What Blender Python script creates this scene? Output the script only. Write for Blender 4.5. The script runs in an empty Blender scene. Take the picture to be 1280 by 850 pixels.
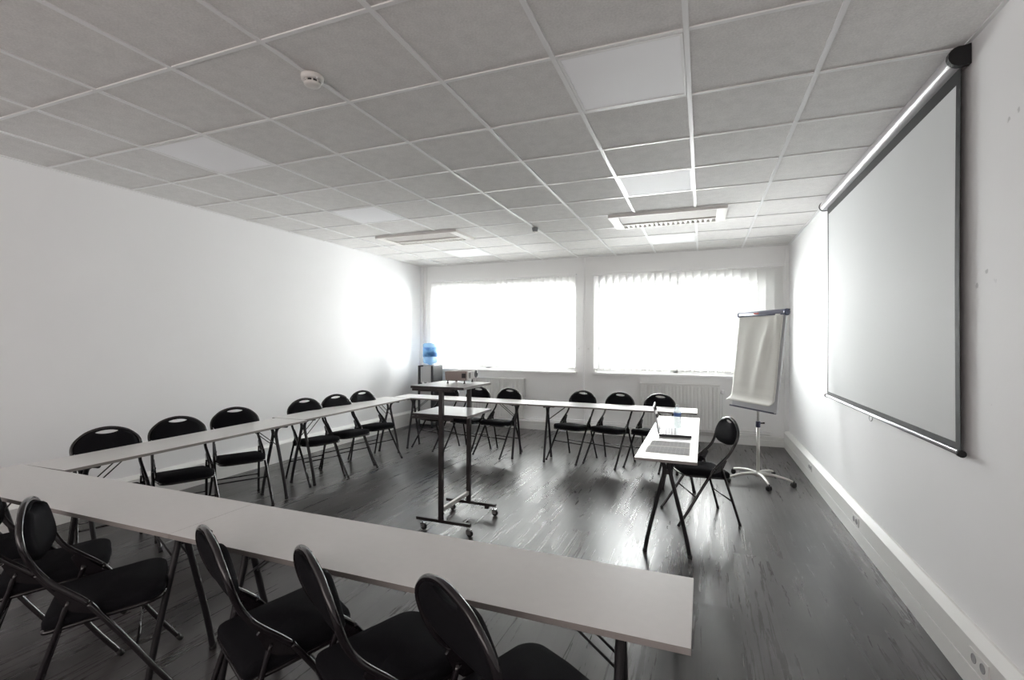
import bpy, bmesh, math, random
from mathutils import Vector, Matrix
random.seed(7)
PI = math.pi
SC = bpy.context.scene
COL = SC.collection

# ------------------------------------------------------------------ materials
def new_mat(name):
    m = bpy.data.materials.new(name); m.use_nodes = True
    nt = m.node_tree
    return m, nt, nt.nodes['Principled BSDF']

def pbr(name, col, rough=.5, metal=0., bump=0., bscale=200., var=0., vscale=8., coat=0., spec=.5, trans=0., ior=1.45):
    m, nt, b = new_mat(name)
    b.inputs['Base Color'].default_value = (*col, 1)
    b.inputs['Roughness'].default_value = rough
    b.inputs['Metallic'].default_value = metal
    b.inputs['Coat Weight'].default_value = coat
    b.inputs['Specular IOR Level'].default_value = spec
    b.inputs['Transmission Weight'].default_value = trans
    b.inputs['IOR'].default_value = ior
    tc = nt.nodes.new('ShaderNodeTexCoord')
    if var:
        n = nt.nodes.new('ShaderNodeTexNoise'); n.inputs['Scale'].default_value = vscale
        n.inputs['Detail'].default_value = 5
        nt.links.new(tc.outputs['Object'], n.inputs['Vector'])
        mr = nt.nodes.new('ShaderNodeMapRange')
        mr.inputs['From Min'].default_value = .3; mr.inputs['From Max'].default_value = .7
        mr.inputs['To Min'].default_value = 1 - var; mr.inputs['To Max'].default_value = 1 + var
        nt.links.new(n.outputs['Fac'], mr.inputs['Value'])
        mx = nt.nodes.new('ShaderNodeVectorMath'); mx.operation = 'SCALE'
        mx.inputs[0].default_value = col
        nt.links.new(mr.outputs['Result'], mx.inputs['Scale'])
        nt.links.new(mx.outputs['Vector'], b.inputs['Base Color'])
    if bump:
        n2 = nt.nodes.new('ShaderNodeTexNoise'); n2.inputs['Scale'].default_value = bscale
        n2.inputs['Detail'].default_value = 3
        nt.links.new(tc.outputs['Object'], n2.inputs['Vector'])
        bp = nt.nodes.new('ShaderNodeBump'); bp.inputs['Strength'].default_value = bump
        bp.inputs['Distance'].default_value = .004
        nt.links.new(n2.outputs['Fac'], bp.inputs['Height'])
        nt.links.new(bp.outputs['Normal'], b.inputs['Normal'])
    return m

M = {}
M['wall'] = pbr('white_wall_paint', (.87, .87, .875), .7, bump=.05, bscale=60, var=.012, vscale=1.5)
M['wall_far'] = pbr('window_wall_paint', (.88, .88, .875), .7, bump=.05, bscale=60)
M['trunk'] = pbr('trunking_plastic', (.76, .76, .74), .45)
M['trim'] = pbr('white_trim', (.88, .88, .88), .4)
M['grid'] = pbr('white_grid_enamel', (.80, .80, .80), .3)
M['tabletop'] = pbr('pale_grey_laminate', (.71, .70, .69), .33, var=.015, vscale=30, bump=.02, bscale=300)
M['tableedge'] = pbr('grey_edge_band', (.24, .22, .21), .5)
M['black_metal'] = pbr('gloss_black_tube', (.012, .010, .012), .14, coat=.3, spec=.5)
M['table_metal'] = pbr('satin_black_tube', (.014, .013, .015), .33, spec=.5)
M['fabric'] = pbr('black_woven_fabric', (.0085, .0085, .0105), .9, bump=.5, bscale=900, var=.25, vscale=300, spec=.12)
M['rubber'] = pbr('black_rubber', (.012, .012, .012), .6)
M['cart_metal'] = pbr('dark_brown_steel', (.022, .018, .018), .38)
M['cart_edge'] = pbr('grey_shelf_edge', (.30, .29, .29), .5)
M['shelf'] = pbr('white_shelf_laminate', (.72, .72, .72), .3)
M['chrome'] = pbr('chrome', (.6, .6, .6), .18, metal=1)
M['silver'] = pbr('silver_aluminium', (.50, .50, .52), .45, metal=1)
M['screen_case'] = pbr('grey_screen_case', (.40, .385, .40), .28)
M['silver_paint'] = pbr('silver_paint', (.58, .57, .54), .35, metal=.3)
M['panel'] = pbr('opal_light_diffuser', (.95, .95, .97), .55, spec=.4)
M['ac'] = pbr('air_unit_enamel', (.78, .76, .73), .45)
M['ac_panel'] = pbr('air_unit_mesh_panel', (.50, .47, .45), .6, bump=.3, bscale=400)
M['dark'] = pbr('dark_recess', (.03, .03, .03), .8)
M['ac_dark'] = pbr('grey_recess', (.20, .19, .18), .8)
M['radiator'] = pbr('radiator_enamel', (.74, .74, .72), .35)
M['pvc'] = pbr('white_window_frame', (.8, .8, .8), .35)
M['cream'] = pbr('smoke_alarm_plastic', (.72, .70, .67), .45)
M['greyplastic'] = pbr('grey_plastic', (.20, .21, .22), .5)
M['screen'] = pbr('matte_projection_fabric', (.60, .61, .61), .7)
M['screen_black'] = pbr('black_screen_border', (.008, .008, .009), .7)
M['board'] = pbr('whiteboard_steel', (.62, .63, .65), .25)
M['navy'] = pbr('navy_plastic', (.03, .035, .07), .35)
M['clampgrey'] = pbr('slate_clamp_bar', (.26, .27, .34), .35)
M['clampdark'] = pbr('slate_clamp_lip', (.05, .055, .09), .4)
M['redmark'] = pbr('red_print', (.45, .08, .06), .5)
M['paper'] = pbr('flip_chart_paper', (.74, .74, .70), .8)
M['proj'] = pbr('champagne_plastic', (.26, .215, .20), .4, var=.02)
M['proj_front'] = pbr('pale_projector_front', (.72, .71, .70), .35)
M['cooler_dark'] = pbr('charcoal_plastic', (.028, .029, .032), .6)
M['cooler_panel'] = pbr('silver_panel', (.42, .42, .42), .35, metal=.3)
M['lapdark'] = pbr('dark_laptop_shell', (.03, .03, .035), .35)
M['lapsilver'] = pbr('silver_laptop_deck', (.55, .55, .56), .35, metal=.5)
M['lapscreen'] = pbr('laptop_display_off', (.02, .022, .03), .08)
M['keys'] = pbr('grey_keys', (.30, .30, .31), .5)
M['bluelabel'] = pbr('blue_bottle_label', (.08, .16, .42), .4)
M['whitelabel'] = pbr('white_print', (.8, .82, .85), .5)
M['socket'] = pbr('socket_grey', (.34, .34, .35), .5)
M['brick'] = pbr('dark_brick', (.06, .056, .052), .8, bump=.3, bscale=20, var=.2, vscale=6)
M['lens'] = pbr('lens_glass', (.06, .06, .07), .08)

def floor_mat():
    m, nt, b = new_mat('dark_grey_wood_planks')
    L = nt.links.new
    tc = nt.nodes.new('ShaderNodeTexCoord')
    mp = nt.nodes.new('ShaderNodeMapping'); mp.inputs['Rotation'].default_value[2] = PI/2
    L(tc.outputs['Object'], mp.inputs['Vector'])
    br = nt.nodes.new('ShaderNodeTexBrick')
    br.inputs['Scale'].default_value = 1
    br.inputs['Brick Width'].default_value = 1.25; br.inputs['Row Height'].default_value = .19
    br.inputs['Mortar Size'].default_value = .0012; br.inputs['Mortar Smooth'].default_value = .3
    br.inputs['Color1'].default_value = (.2, .2, .2, 1); br.inputs['Color2'].default_value = (.8, .8, .8, 1)
    br.inputs['Mortar'].default_value = (0, 0, 0, 1); br.offset = .37
    L(mp.outputs['Vector'], br.inputs['Vector'])
    # grain, stretched along the planks
    mg = nt.nodes.new('ShaderNodeMapping'); mg.inputs['Scale'].default_value = (30, 1.6, 1)
    L(tc.outputs['Object'], mg.inputs['Vector'])
    g = nt.nodes.new('ShaderNodeTexNoise'); g.inputs['Scale'].default_value = 1; g.inputs['Detail'].default_value = 8
    g.inputs['Roughness'].default_value = .65; g.inputs['Distortion'].default_value = .42
    L(mg.outputs['Vector'], g.inputs['Vector'])
    mc = nt.nodes.new('ShaderNodeMapping'); mc.inputs['Scale'].default_value = (3.5, .9, 1)
    L(tc.outputs['Object'], mc.inputs['Vector'])
    c = nt.nodes.new('ShaderNodeTexNoise'); c.inputs['Scale'].default_value = 1; c.inputs['Detail'].default_value = 5
    L(mc.outputs['Vector'], c.inputs['Vector'])
    a1 = nt.nodes.new('ShaderNodeMath'); a1.operation = 'MULTIPLY_ADD'
    L(g.outputs['Fac'], a1.inputs[0]); a1.inputs[1].default_value = .38; 
    L(c.outputs['Fac'], a1.inputs[2])
    sep = nt.nodes.new('ShaderNodeSeparateColor'); L(br.outputs['Color'], sep.inputs[0])
    a2 = nt.nodes.new('ShaderNodeMath'); a2.operation = 'MULTIPLY_ADD'
    L(sep.outputs[0], a2.inputs[0]); a2.inputs[1].default_value = .28; L(a1.outputs[0], a2.inputs[2])
    cr = nt.nodes.new('ShaderNodeValToRGB'); L(a2.outputs[0], cr.inputs['Fac'])
    cr.color_ramp.elements[0].position = .55; cr.color_ramp.elements[0].color = (.014, .0128, .0132, 1)
    cr.color_ramp.elements[1].position = 1.15; cr.color_ramp.elements[1].color = (.066, .060, .0605, 1)
    e = cr.color_ramp.elements[1]; e.position = 1.0
    L(cr.outputs['Color'], b.inputs['Base Color'])
    # gloss varies with the grain
    mr = nt.nodes.new('ShaderNodeMapRange'); L(g.outputs['Fac'], mr.inputs['Value'])
    mr.inputs['From Min'].default_value = .3; mr.inputs['From Max'].default_value = .7
    mr.inputs['To Min'].default_value = .27; mr.inputs['To Max'].default_value = .39
    b.inputs['Specular IOR Level'].default_value = .5
    pr_ = nt.nodes.new('ShaderNodeMath'); pr_.operation = 'MULTIPLY_ADD'
    L(sep.outputs[0], pr_.inputs[0]); pr_.inputs[1].default_value = -.06; L(mr.outputs['Result'], pr_.inputs[2])
    L(pr_.outputs[0], b.inputs['Roughness'])
    bp = nt.nodes.new('ShaderNodeBump'); bp.inputs['Strength'].default_value = .04; bp.inputs['Distance'].default_value = .002
    ad = nt.nodes.new('ShaderNodeMath'); ad.operation = 'MULTIPLY_ADD'
    L(br.outputs['Fac'], ad.inputs[0]); ad.inputs[1].default_value = -.05; L(g.outputs['Fac'], ad.inputs[2])
    L(ad.outputs[0], bp.inputs['Height']); L(bp.outputs['Normal'], b.inputs['Normal'])
    return m
M['floor'] = floor_mat()

def ceiling_mat():
    m, nt, b = new_mat('mineral_fibre_tile')
    L = nt.links.new
    tc = nt.nodes.new('ShaderNodeTexCoord')
    n = nt.nodes.new('ShaderNodeTexNoise'); n.inputs['Scale'].default_value = 110; n.inputs['Detail'].default_value = 4
    L(tc.outputs['Object'], n.inputs['Vector'])
    n2 = nt.nodes.new('ShaderNodeTexNoise'); n2.inputs['Scale'].default_value = 14; n2.inputs['Detail'].default_value = 6
    L(tc.outputs['Object'], n2.inputs['Vector'])
    ad = nt.nodes.new('ShaderNodeMath'); ad.operation = 'MULTIPLY_ADD'
    L(n2.outputs['Fac'], ad.inputs[0]); ad.inputs[1].default_value = .6; L(n.outputs['Fac'], ad.inputs[2])
    cr = nt.nodes.new('ShaderNodeValToRGB'); L(ad.outputs[0], cr.inputs['Fac'])
    cr.color_ramp.elements[0].position = .55; cr.color_ramp.elements[0].color = (.63, .618, .606, 1)
    cr.color_ramp.elements[1].position = 1.0; cr.color_ramp.elements[1].color = (.75, .737, .723, 1)
    L(cr.outputs['Color'], b.inputs['Base Color'])
    b.inputs['Roughness'].default_value = .9
    bp = nt.nodes.new('ShaderNodeBump'); bp.inputs['Strength'].default_value = .4; bp.inputs['Distance'].default_value = .003
    L(n.outputs['Fac'], bp.inputs['Height']); L(bp.outputs['Normal'], b.inputs['Normal'])
    return m
M['ceiling'] = ceiling_mat()

def right_wall_mat():
    # the same paint with two faint scuffs near the screen
    m = M['wall'].copy(); m.name = 'white_wall_paint_scuffed'
    nt = m.node_tree; b = nt.nodes['Principled BSDF']; L = nt.links.new
    src = b.inputs['Base Color'].links[0].from_socket
    tc = nt.nodes.new('ShaderNodeTexCoord')
    n = nt.nodes.new('ShaderNodeTexNoise'); n.inputs['Scale'].default_value = 38; n.inputs['Detail'].default_value = 3
    L(tc.outputs['Object'], n.inputs['Vector'])
    tot = None
    for (y, z, r) in [(2.745, 1.735, .05), (2.59, 1.74, .035), (2.66, 1.785, .03), (2.50, 2.36, .03), (2.44, 2.375, .03), (2.62, 1.22, .02)]:
        d = nt.nodes.new('ShaderNodeVectorMath'); d.operation = 'DISTANCE'
        d.inputs[1].default_value = (1.125, y, z); L(tc.outputs['Object'], d.inputs[0])
        mr = nt.nodes.new('ShaderNodeMapRange'); L(d.outputs['Value'], mr.inputs['Value'])
        mr.inputs['From Min'].default_value = 0; mr.inputs['From Max'].default_value = r
        mr.inputs['To Min'].default_value = 1; mr.inputs['To Max'].default_value = 0
        if tot is None: tot = mr.outputs['Result']
        else:
            a = nt.nodes.new('ShaderNodeMath'); a.operation = 'MAXIMUM'
            L(tot, a.inputs[0]); L(mr.outputs['Result'], a.inputs[1]); tot = a.outputs[0]
    mu = nt.nodes.new('ShaderNodeMath'); mu.operation = 'MULTIPLY'; L(tot, mu.inputs[0]); L(n.outputs['Fac'], mu.inputs[1])
    st = nt.nodes.new('ShaderNodeMapRange'); L(mu.outputs[0], st.inputs['Value'])
    st.inputs['From Min'].default_value = .33; st.inputs['From Max'].default_value = .42
    st.inputs['To Min'].default_value = 0; st.inputs['To Max'].default_value = .45
    mx = nt.nodes.new('ShaderNodeMix'); mx.data_type = 'RGBA'
    L(st.outputs['Result'], mx.inputs['Factor']); L(src, mx.inputs[6]); mx.inputs[7].default_value = (.3, .3, .3, 1)
    L(mx.outputs[2], b.inputs['Base Color'])
    return m
M['wall_right'] = right_wall_mat()

def slat_mat():
    m = bpy.data.materials.new('white_blind_fabric'); m.use_nodes = True
    nt = m.node_tree; nt.nodes.clear(); L = nt.links.new
    out = nt.nodes.new('ShaderNodeOutputMaterial')
    d = nt.nodes.new('ShaderNodeBsdfDiffuse'); d.inputs['Color'].default_value = (.86, .86, .85, 1)
    t = nt.nodes.new('ShaderNodeBsdfTranslucent'); t.inputs['Color'].default_value = (.86, .86, .85, 1)
    mx = nt.nodes.new('ShaderNodeMixShader'); mx.inputs[0].default_value = .6
    L(d.outputs[0], mx.inputs[1]); L(t.outputs[0], mx.inputs[2]); L(mx.outputs[0], out.inputs[0])
    return m
M['slat'] = slat_mat()

def pane_mat():
    m = bpy.data.materials.new('window_pane_glass'); m.use_nodes = True
    nt = m.node_tree; nt.nodes.clear(); L = nt.links.new
    out = nt.nodes.new('ShaderNodeOutputMaterial')
    g = nt.nodes.new('ShaderNodeBsdfGlossy'); g.inputs['Roughness'].default_value = .02
    t = nt.nodes.new('ShaderNodeBsdfTransparent'); t.inputs['Color'].default_value = (.96, .98, .97, 1)
    f = nt.nodes.new('ShaderNodeFresnel'); f.inputs['IOR'].default_value = 1.45
    mx = nt.nodes.new('ShaderNodeMixShader')
    L(f.outputs[0], mx.inputs[0]); L(t.outputs[0], mx.inputs[1]); L(g.outputs[0], mx.inputs[2]); L(mx.outputs[0], out.inputs[0])
    return m
M['pane'] = pane_mat()

def clear_plastic(name, tint, alpha):
    m = bpy.data.materials.new(name); m.use_nodes = True
    nt = m.node_tree; nt.nodes.clear(); L = nt.links.new
    out = nt.nodes.new('ShaderNodeOutputMaterial')
    g = nt.nodes.new('ShaderNodeBsdfPrincipled'); g.inputs['Base Color'].default_value = (*tint, 1); g.inputs['Roughness'].default_value = .12
    t = nt.nodes.new('ShaderNodeBsdfTransparent'); t.inputs['Color'].default_value = (*[.6+.4*c for c in tint], 1)
    mx = nt.nodes.new('ShaderNodeMixShader'); mx.inputs[0].default_value = alpha
    L(t.outputs[0], mx.inputs[1]); L(g.outputs[0], mx.inputs[2]); L(mx.outputs[0], out.inputs[0])
    return m
M['jug'] = clear_plastic('pale_blue_jug_plastic', (.40, .70, .95), .6)
M['bottle'] = clear_plastic('clear_bottle_plastic', (.85, .92, .95), .3)

def jug_label_mat():
    m, nt, b = new_mat('blue_jug_label'); L = nt.links.new
    tc = nt.nodes.new('ShaderNodeTexCoord')
    n = nt.nodes.new('ShaderNodeTexNoise'); n.inputs['Scale'].default_value = 9; n.inputs['Detail'].default_value = 2
    L(tc.outputs['Object'], n.inputs['Vector'])
    cr = nt.nodes.new('ShaderNodeValToRGB'); L(n.outputs['Fac'], cr.inputs['Fac'])
    cr.color_ramp.elements[0].position = .42; cr.color_ramp.elements[0].color = (.06, .20, .50, 1)
    cr.color_ramp.elements[1].position = .60; cr.color_ramp.elements[1].color = (.16, .40, .70, 1)
    L(cr.outputs['Color'], b.inputs['Base Color']); b.inputs['Roughness'].default_value = .4
    return m
M['juglabel'] = jug_label_mat()

def print_mat():
    # a printed form: pale paper with rows of grey type and thin rules
    m, nt, b = new_mat('printed_form'); L = nt.links.new
    tc = nt.nodes.new('ShaderNodeTexCoord')
    mp = nt.nodes.new('ShaderNodeMapping'); mp.inputs['Scale'].default_value = (1, 1, 1)
    L(tc.outputs['Object'], mp.inputs['Vector'])
    br = nt.nodes.new('ShaderNodeTexBrick'); br.inputs['Scale'].default_value = 1
    br.inputs['Brick Width'].default_value = .055; br.inputs['Row Height'].default_value = .012
    br.inputs['Mortar Size'].default_value = .0032
    br.inputs['Color1'].default_value = (.32, .32, .33, 1); br.inputs['Color2'].default_value = (.50, .50, .51, 1)
    br.inputs['Mortar'].default_value = (.66, .66, .66, 1)
    b.inputs['Specular IOR Level'].default_value = .15
    L(mp.outputs['Vector'], br.inputs['Vector'])
    L(br.outputs['Color'], b.inputs['Base Color']); b.inputs['Roughness'].default_value = .8
    return m
M['print'] = print_mat()

# ------------------------------------------------------------------ mesh helpers
def box(bm, x0, x1, y0, y1, z0, z1, bev=0., mi=0):
    vs = [bm.verts.new((x, y, z)) for x in (x0, x1) for y in (y0, y1) for z in (z0, z1)]
    F = [(0,1,3,2), (4,6,7,5), (0,4,5,1), (2,3,7,6), (0,2,6,4), (1,5,7,3)]
    fs = [bm.faces.new([vs[i] for i in f]) for f in F]
    for f in fs: f.material_index = mi
    if bev:
        es = list({e for f in fs for e in f.edges})
        r = bmesh.ops.bevel(bm, geom=es, offset=bev, segments=2, profile=.6, affect='EDGES')
        for f in r['faces']: f.material_index = mi
    return fs

def frames(path):
    """tangent frames carried along a path"""
    n = len(path); T = []
    for i in range(n):
        a = path[max(i-1, 0)]; b = path[min(i+1, n-1)]
        T.append((b-a).normalized())
    up = Vector((0, 0, 1)) if abs(T[0].z) < .9 else Vector((1, 0, 0))
    N = [(up - T[0]*up.dot(T[0])).normalized()]
    for i in range(1, n):
        v = N[-1] - T[i]*N[-1].dot(T[i]); N.append(v.normalized())
    return T, N

def tube(bm, path, r, seg=10, caps=True, mi=0, sub=None):
    path = [Vector(p) for p in path]
    T, N = frames(path)
    if sub is not None: lo, hi = sub
    else: lo, hi = 0, len(path)-1
    rings = []
    for i in range(lo, hi+1):
        B = T[i].cross(N[i]); rr = r[i] if isinstance(r, (list, tuple)) else r
        rings.append([bm.verts.new(path[i] + (N[i]*math.cos(2*PI*k/seg) + B*math.sin(2*PI*k/seg))*rr) for k in range(seg)])
    for a, b in zip(rings, rings[1:]):
        for k in range(seg):
            f = bm.faces.new((a[k], a[(k+1) % seg], b[(k+1) % seg], b[k])); f.smooth = True; f.material_index = mi
    if caps:
        bm.faces.new(rings[0][::-1]).material_index = mi; bm.faces.new(rings[-1]).material_index = mi

def smooth_path(pts, n=5):
    """Catmull-Rom through the points"""
    P = [Vector(p) for p in pts]; out = []
    for i in range(len(P)-1):
        p0 = P[max(i-1, 0)]; p1 = P[i]; p2 = P[i+1]; p3 = P[min(i+2, len(P)-1)]
        for k in range(n):
            t = k/n
            out.append(.5*((2*p1) + (p2-p0)*t + (2*p0-5*p1+4*p2-p3)*t*t + (3*p1-p0-3*p2+p3)*t**3))
    out.append(P[-1]); return out

def lathe(bm, prof, seg=24, c=(0, 0, 0), axis='z', mi=0):
    rings = []
    for r, h in prof:
        ring = []
        for k in range(seg):
            a = 2*PI*k/seg; u, v = max(r, 1e-5)*math.cos(a), max(r, 1e-5)*math.sin(a)
            p = {'z': (u, v, h), 'x': (h, u, v), 'y': (v, h, u)}[axis]
            ring.append(bm.verts.new((p[0]+c[0], p[1]+c[1], p[2]+c[2])))
        rings.append(ring)
    for a, b in zip(rings, rings[1:]):
        for k in range(seg):
            f = bm.faces.new((a[k], a[(k+1) % seg], b[(k+1) % seg], b[k])); f.smooth = True; f.material_index = mi
    bm.faces.new(rings[0][::-1]).material_index = mi; bm.faces.new(rings[-1]).material_index = mi

def prism(bm, poly, axis, a, b, mi=0):
    """extrude a closed polygon (2D) along an axis"""
    def P(p, t):
        return {'y': (p[0], t, p[1]), 'x': (t, p[0], p[1]), 'z': (p[0], p[1], t)}[axis]
    A = [bm.verts.new(P(p, a)) for p in poly]; B = [bm.verts.new(P(p, b)) for p in poly]
    n = len(poly)
    for k in range(n):
        bm.faces.new((A[k], A[(k+1) % n], B[(k+1) % n], B[k])).material_index = mi
    bm.faces.new(A[::-1]).material_index = mi; bm.faces.new(B).material_index = mi

def obj(name, bm, mat, parent=None, loc=None, rot=None, keep=False):
    bmesh.ops.recalc_face_normals(bm, faces=bm.faces)
    me = bpy.data.meshes.new(name); bm.to_mesh(me); bm.free()
    for m in (mat if isinstance(mat, (list, tuple)) else [mat]): me.materials.append(m)
    o = bpy.data.objects.new(name, me); COL.objects.link(o)
    if parent: o.parent = parent
    if loc: o.location = loc
    if rot: o.rotation_euler = rot
    return o

def autosmooth(o, ang=40):
    me = o.data
    for p in me.polygons: p.use_smooth = True
    bm = bmesh.new(); bm.from_mesh(me)
    for e in bm.edges:
        if len(e.link_faces) == 2 and e.calc_face_angle(0) > math.radians(ang): e.smooth = False
    bm.to_mesh(me); bm.free()
    return o

def thing(name, label, cat, loc=(0, 0, 0), rz=0., group=None):
    o = bpy.data.objects.new(name, None); COL.objects.link(o)
    o.empty_display_size = .1; o.location = loc; o.rotation_euler = (0, 0, rz)
    o['label'] = label; o['category'] = cat
    if group: o['group'] = group
    return o

def tag(o, label, cat, group=None):
    o['label'] = label; o['category'] = cat
    if group: o['group'] = group
    return o

def struct(name, bm, mat, parent=None):
    o = obj(name, bm, mat, parent)
    if parent is None: o['kind'] = 'structure'
    return o

def dup(root, loc, rz, label, group=None):
    def cp(o, par):
        c = o.copy(); COL.objects.link(c); c.parent = par
        for ch in list(o.children): cp(ch, c)
        return c
    r = cp(root, None); r.location = loc; r.rotation_euler = (0, 0, rz); r['label'] = label
    if group: r['group'] = group
    return r

BM = bmesh.new
H = 1.48                       # camera height
XL, XR, YF, YB, ZC = -4.83, 1.125, 7.75, -2.2, 2.838
GX0, GY0 = -.0687, 2.2357      # a crossing of the ceiling grid

# ------------------------------------------------------------------ room shell
bm = BM(); box(bm, XL-.12, XR+.12, YB-.12, YF+.25, -.1, 0); struct('floor', bm, M['floor'])
bm = BM(); box(bm, XL-.12, XR+.12, YB-.12, YF+.25, ZC, ZC+.1); ceiling = struct('ceiling', bm, M['ceiling'])
bm = BM()
zt, zb = ZC+.004, ZC-.0075
for i in range(-8, 2):
    x = GX0 + .6*i
    if x-.012 < XL: continue
    box(bm, x-.012, x+.012, YB, YF, zb, zt)
k = -7
while True:
    y = GY0 + .6*k; k += 1
    if y > YF - .02: break
    if y < YB + .02: continue
    box(bm, XL, XR, y-.010, y+.010, zb+.0012, zt)
box(bm, XL, XL+.018, YB, YF, zb, zt); box(bm, XR-.018, XR, YB, YF, zb, zt)
box(bm, XL, XR, YF-.018, YF, zb, zt)
struct('ceiling_grid', bm, M['grid'], ceiling)

bm = BM(); box(bm, XL-.12, XL, YB-.12, YF+.25, 0, ZC); struct('wall_left', bm, M['wall'])
bm = BM(); box(bm, XR, XR+.12, YB-.12, YF+.25, 0, ZC); struct('wall_right', bm, M['wall_right'])

WIN = [(-4.60, -1.93), (-1.60, .84)]
ZW0, ZW1 = .99, 2.40
bm = BM()
box(bm, XL, XR, YF, YF+.25, 0, ZW0); box(bm, XL, XR, YF, YF+.25, ZW1, ZC)
xs = [XL] + [v for w in WIN for v in w] + [XR]
for a, b in zip(xs[::2], xs[1::2]): box(bm, a, b, YF, YF+.25, ZW0, ZW1)
struct('wall_far', bm, M['wall_far'])

# wall behind the camera
# with a long opening, added to let the fill light in
CX0, CX1, CZ0, CZ1 = -4.2, .5, .9, 2.4
bm = BM()
box(bm, XL, XR, YB-.12, YB, 0, CZ0); box(bm, XL, XR, YB-.12, YB, CZ1, ZC)
box(bm, XL, CX0, YB-.12, YB, CZ0, CZ1); box(bm, CX1, XR, YB-.12, YB, CZ0, CZ1)
struct('wall_back', bm, M['wall'])
# unseen closed box added behind it, keeping sky light out of the opening
bm = BM(); yc = YB-1.6
box(bm, XL, XR, yc-.1, yc, 0, ZC); box(bm, XL-.1, XL, yc-.1, YB-.12, 0, ZC); box(bm, XR, XR+.1, yc-.1, YB-.12, 0, ZC)
box(bm, XL-.1, XR+.1, yc-.1, YB-.12, ZC, ZC+.1); box(bm, XL-.1, XR+.1, yc-.1, YB-.12, -.1, 0)
struct('wall_fill_box', bm, M['wall'])

# windows
for n, (a, b) in enumerate(WIN, 1):
    bm = BM(); f = .055; y0, y1 = YF+.10, YF+.16
    mid = (a+b)/2 - (.25 if n == 1 else 0)
    for p, q in [(a, a+f), (mid-f*.7, mid+f*.7), (b-f, b)]: box(bm, p, q, y0, y1, ZW0, ZW1, .004)
    for p, q in [(ZW0, ZW0+f), (ZW1-f, ZW1)]: box(bm, a+f, b-f, y0, y1, p, q)
    wo = struct('window_%d' % n, bm, M['pvc'])
    for p, q in [(a+f, mid-f*.7), (mid+f*.7, b-f)]:
        bm = BM(); box(bm, p, q, YF+.127, YF+.133, ZW0+f, ZW1-f); struct('window_pane', bm, M['pane'], wo)
    bm = BM(); box(bm, a-.03, (b if n == 1 else 1.04)+.03, YF-.055, YF+.10, ZW0-.045, ZW0-.004, .006); struct('window_sill', bm, M['trim'], wo)
    bm = BM(); box(bm, mid-.012, mid+.012, y0-.03, y0, 1.28, 1.41, .005); struct('window_handle', bm, M['pvc'], wo)

# dark brick mass, added outside to cut daylight at the right-hand window
bm = BM(); box(bm, .42, 6.0, YF+.60, YF+7, -3.0, 6.5); struct('wall_daylight_blocker', bm, M['brick'])

# skirting trunking
def trunk_poly(xw, s, d=.055, h=.24):
    return [(xw, 0), (xw-s*d, 0), (xw-s*d, h*.40), (xw-s*(d-.004), h*.405), (xw-s*(d-.004), h*.425), (xw-s*d, h*.43),
            (xw-s*d, h*.885), (xw-s*(d-.006), h*.90), (xw-s*.012, h), (xw, h)]
bm = BM(); prism(bm, trunk_poly(XR, 1), 'y', YB, YF); struct('baseboard_right', bm, M['trunk'])
bm = BM(); prism(bm, trunk_poly(XL, -1), 'y', YB, YF); struct('baseboard_left', bm, M['trunk'])
bm = BM(); prism(bm, [(YF, 0), (YF-.022, 0), (YF-.022, .085), (YF-.018, .09), (YF-.018, .095), (YF-.022, .10), (YF-.022, .135), (YF-.006, .14), (YF, .14)], 'x', XL+.055, XR-.055)
struct('baseboard_far', bm, M['trunk'])
# ducts in the far corner and between the windows
bm = BM(); box(bm, -1.803, -1.767, YF-.040, YF, .14, ZC-.01, .004); box(bm, -1.812, -1.758, YF-.034, YF, 1.12, 1.56, .004)
struct('trim_1', bm, M['trim'])
bm = BM(); box(bm, XL, XL+.05, YF-.05, YF, .24, ZC-.01, .004); box(bm, XL+.09, XL+.125, YF-.028, YF, .24, ZC-.01, .004); struct('trim_2', bm, M['trim'])
bm = BM(); box(bm, XR-.05, XR, YF-.04, YF, .24, ZC-.01, .004); struct('trim_3', bm, M['wall_far'])

def outlet_box(x, label):
    t = thing('cable_box', label, 'outlet', (x, YF, 1.36))
    bm = BM(); box(bm, -.022, .022, -.022, 0, -.035, .035, .004); obj('housing', bm, M['trim'], t)
    bm = BM(); box(bm, -.012, .012, -.024, -.021, -.012, .012, .002); obj('button', bm, M['trunk'], t)
outlet_box(-1.862, 'small white box on the pillar between windows, left of the duct')
outlet_box(-1.705, 'small white box on the pillar between windows, right of the duct')

def wall_socket(y, side, label):
    x = XR-.055 if side > 0 else XL+.055
    t = thing('power_socket', label, 'socket', (x, y, .155))
    s = -side
    bm = BM(); box(bm, min(0, s*.006), max(0, s*.006), -.075, .075, -.032, .032, .002); obj('plate', bm, M['trunk'], t)
    for dy in (-.035, .035):
        bm = BM(); lathe(bm, [(.020, 0), (.020, .0085), (.016, .0085), (.016, .0065)], 16, (0, 0, 0), 'x')
        if s < 0:
            for v in bm.verts: v.co.x = -v.co.x
        for v in bm.verts: v.co.y += dy
        obj('outlet', bm, M['socket'], t)
wall_socket(2.575, 1, 'double power socket in the right-hand trunking, closest to the camera')
wall_socket(4.31, 1, 'double power socket in the right-hand trunking, below the middle of the screen')
wall_socket(5.95, 1, 'double power socket in the right-hand trunking, beside the flip chart')
wall_socket(5.25, -1, 'double power socket in the left-hand trunking, behind the wall row of chairs')

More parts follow.
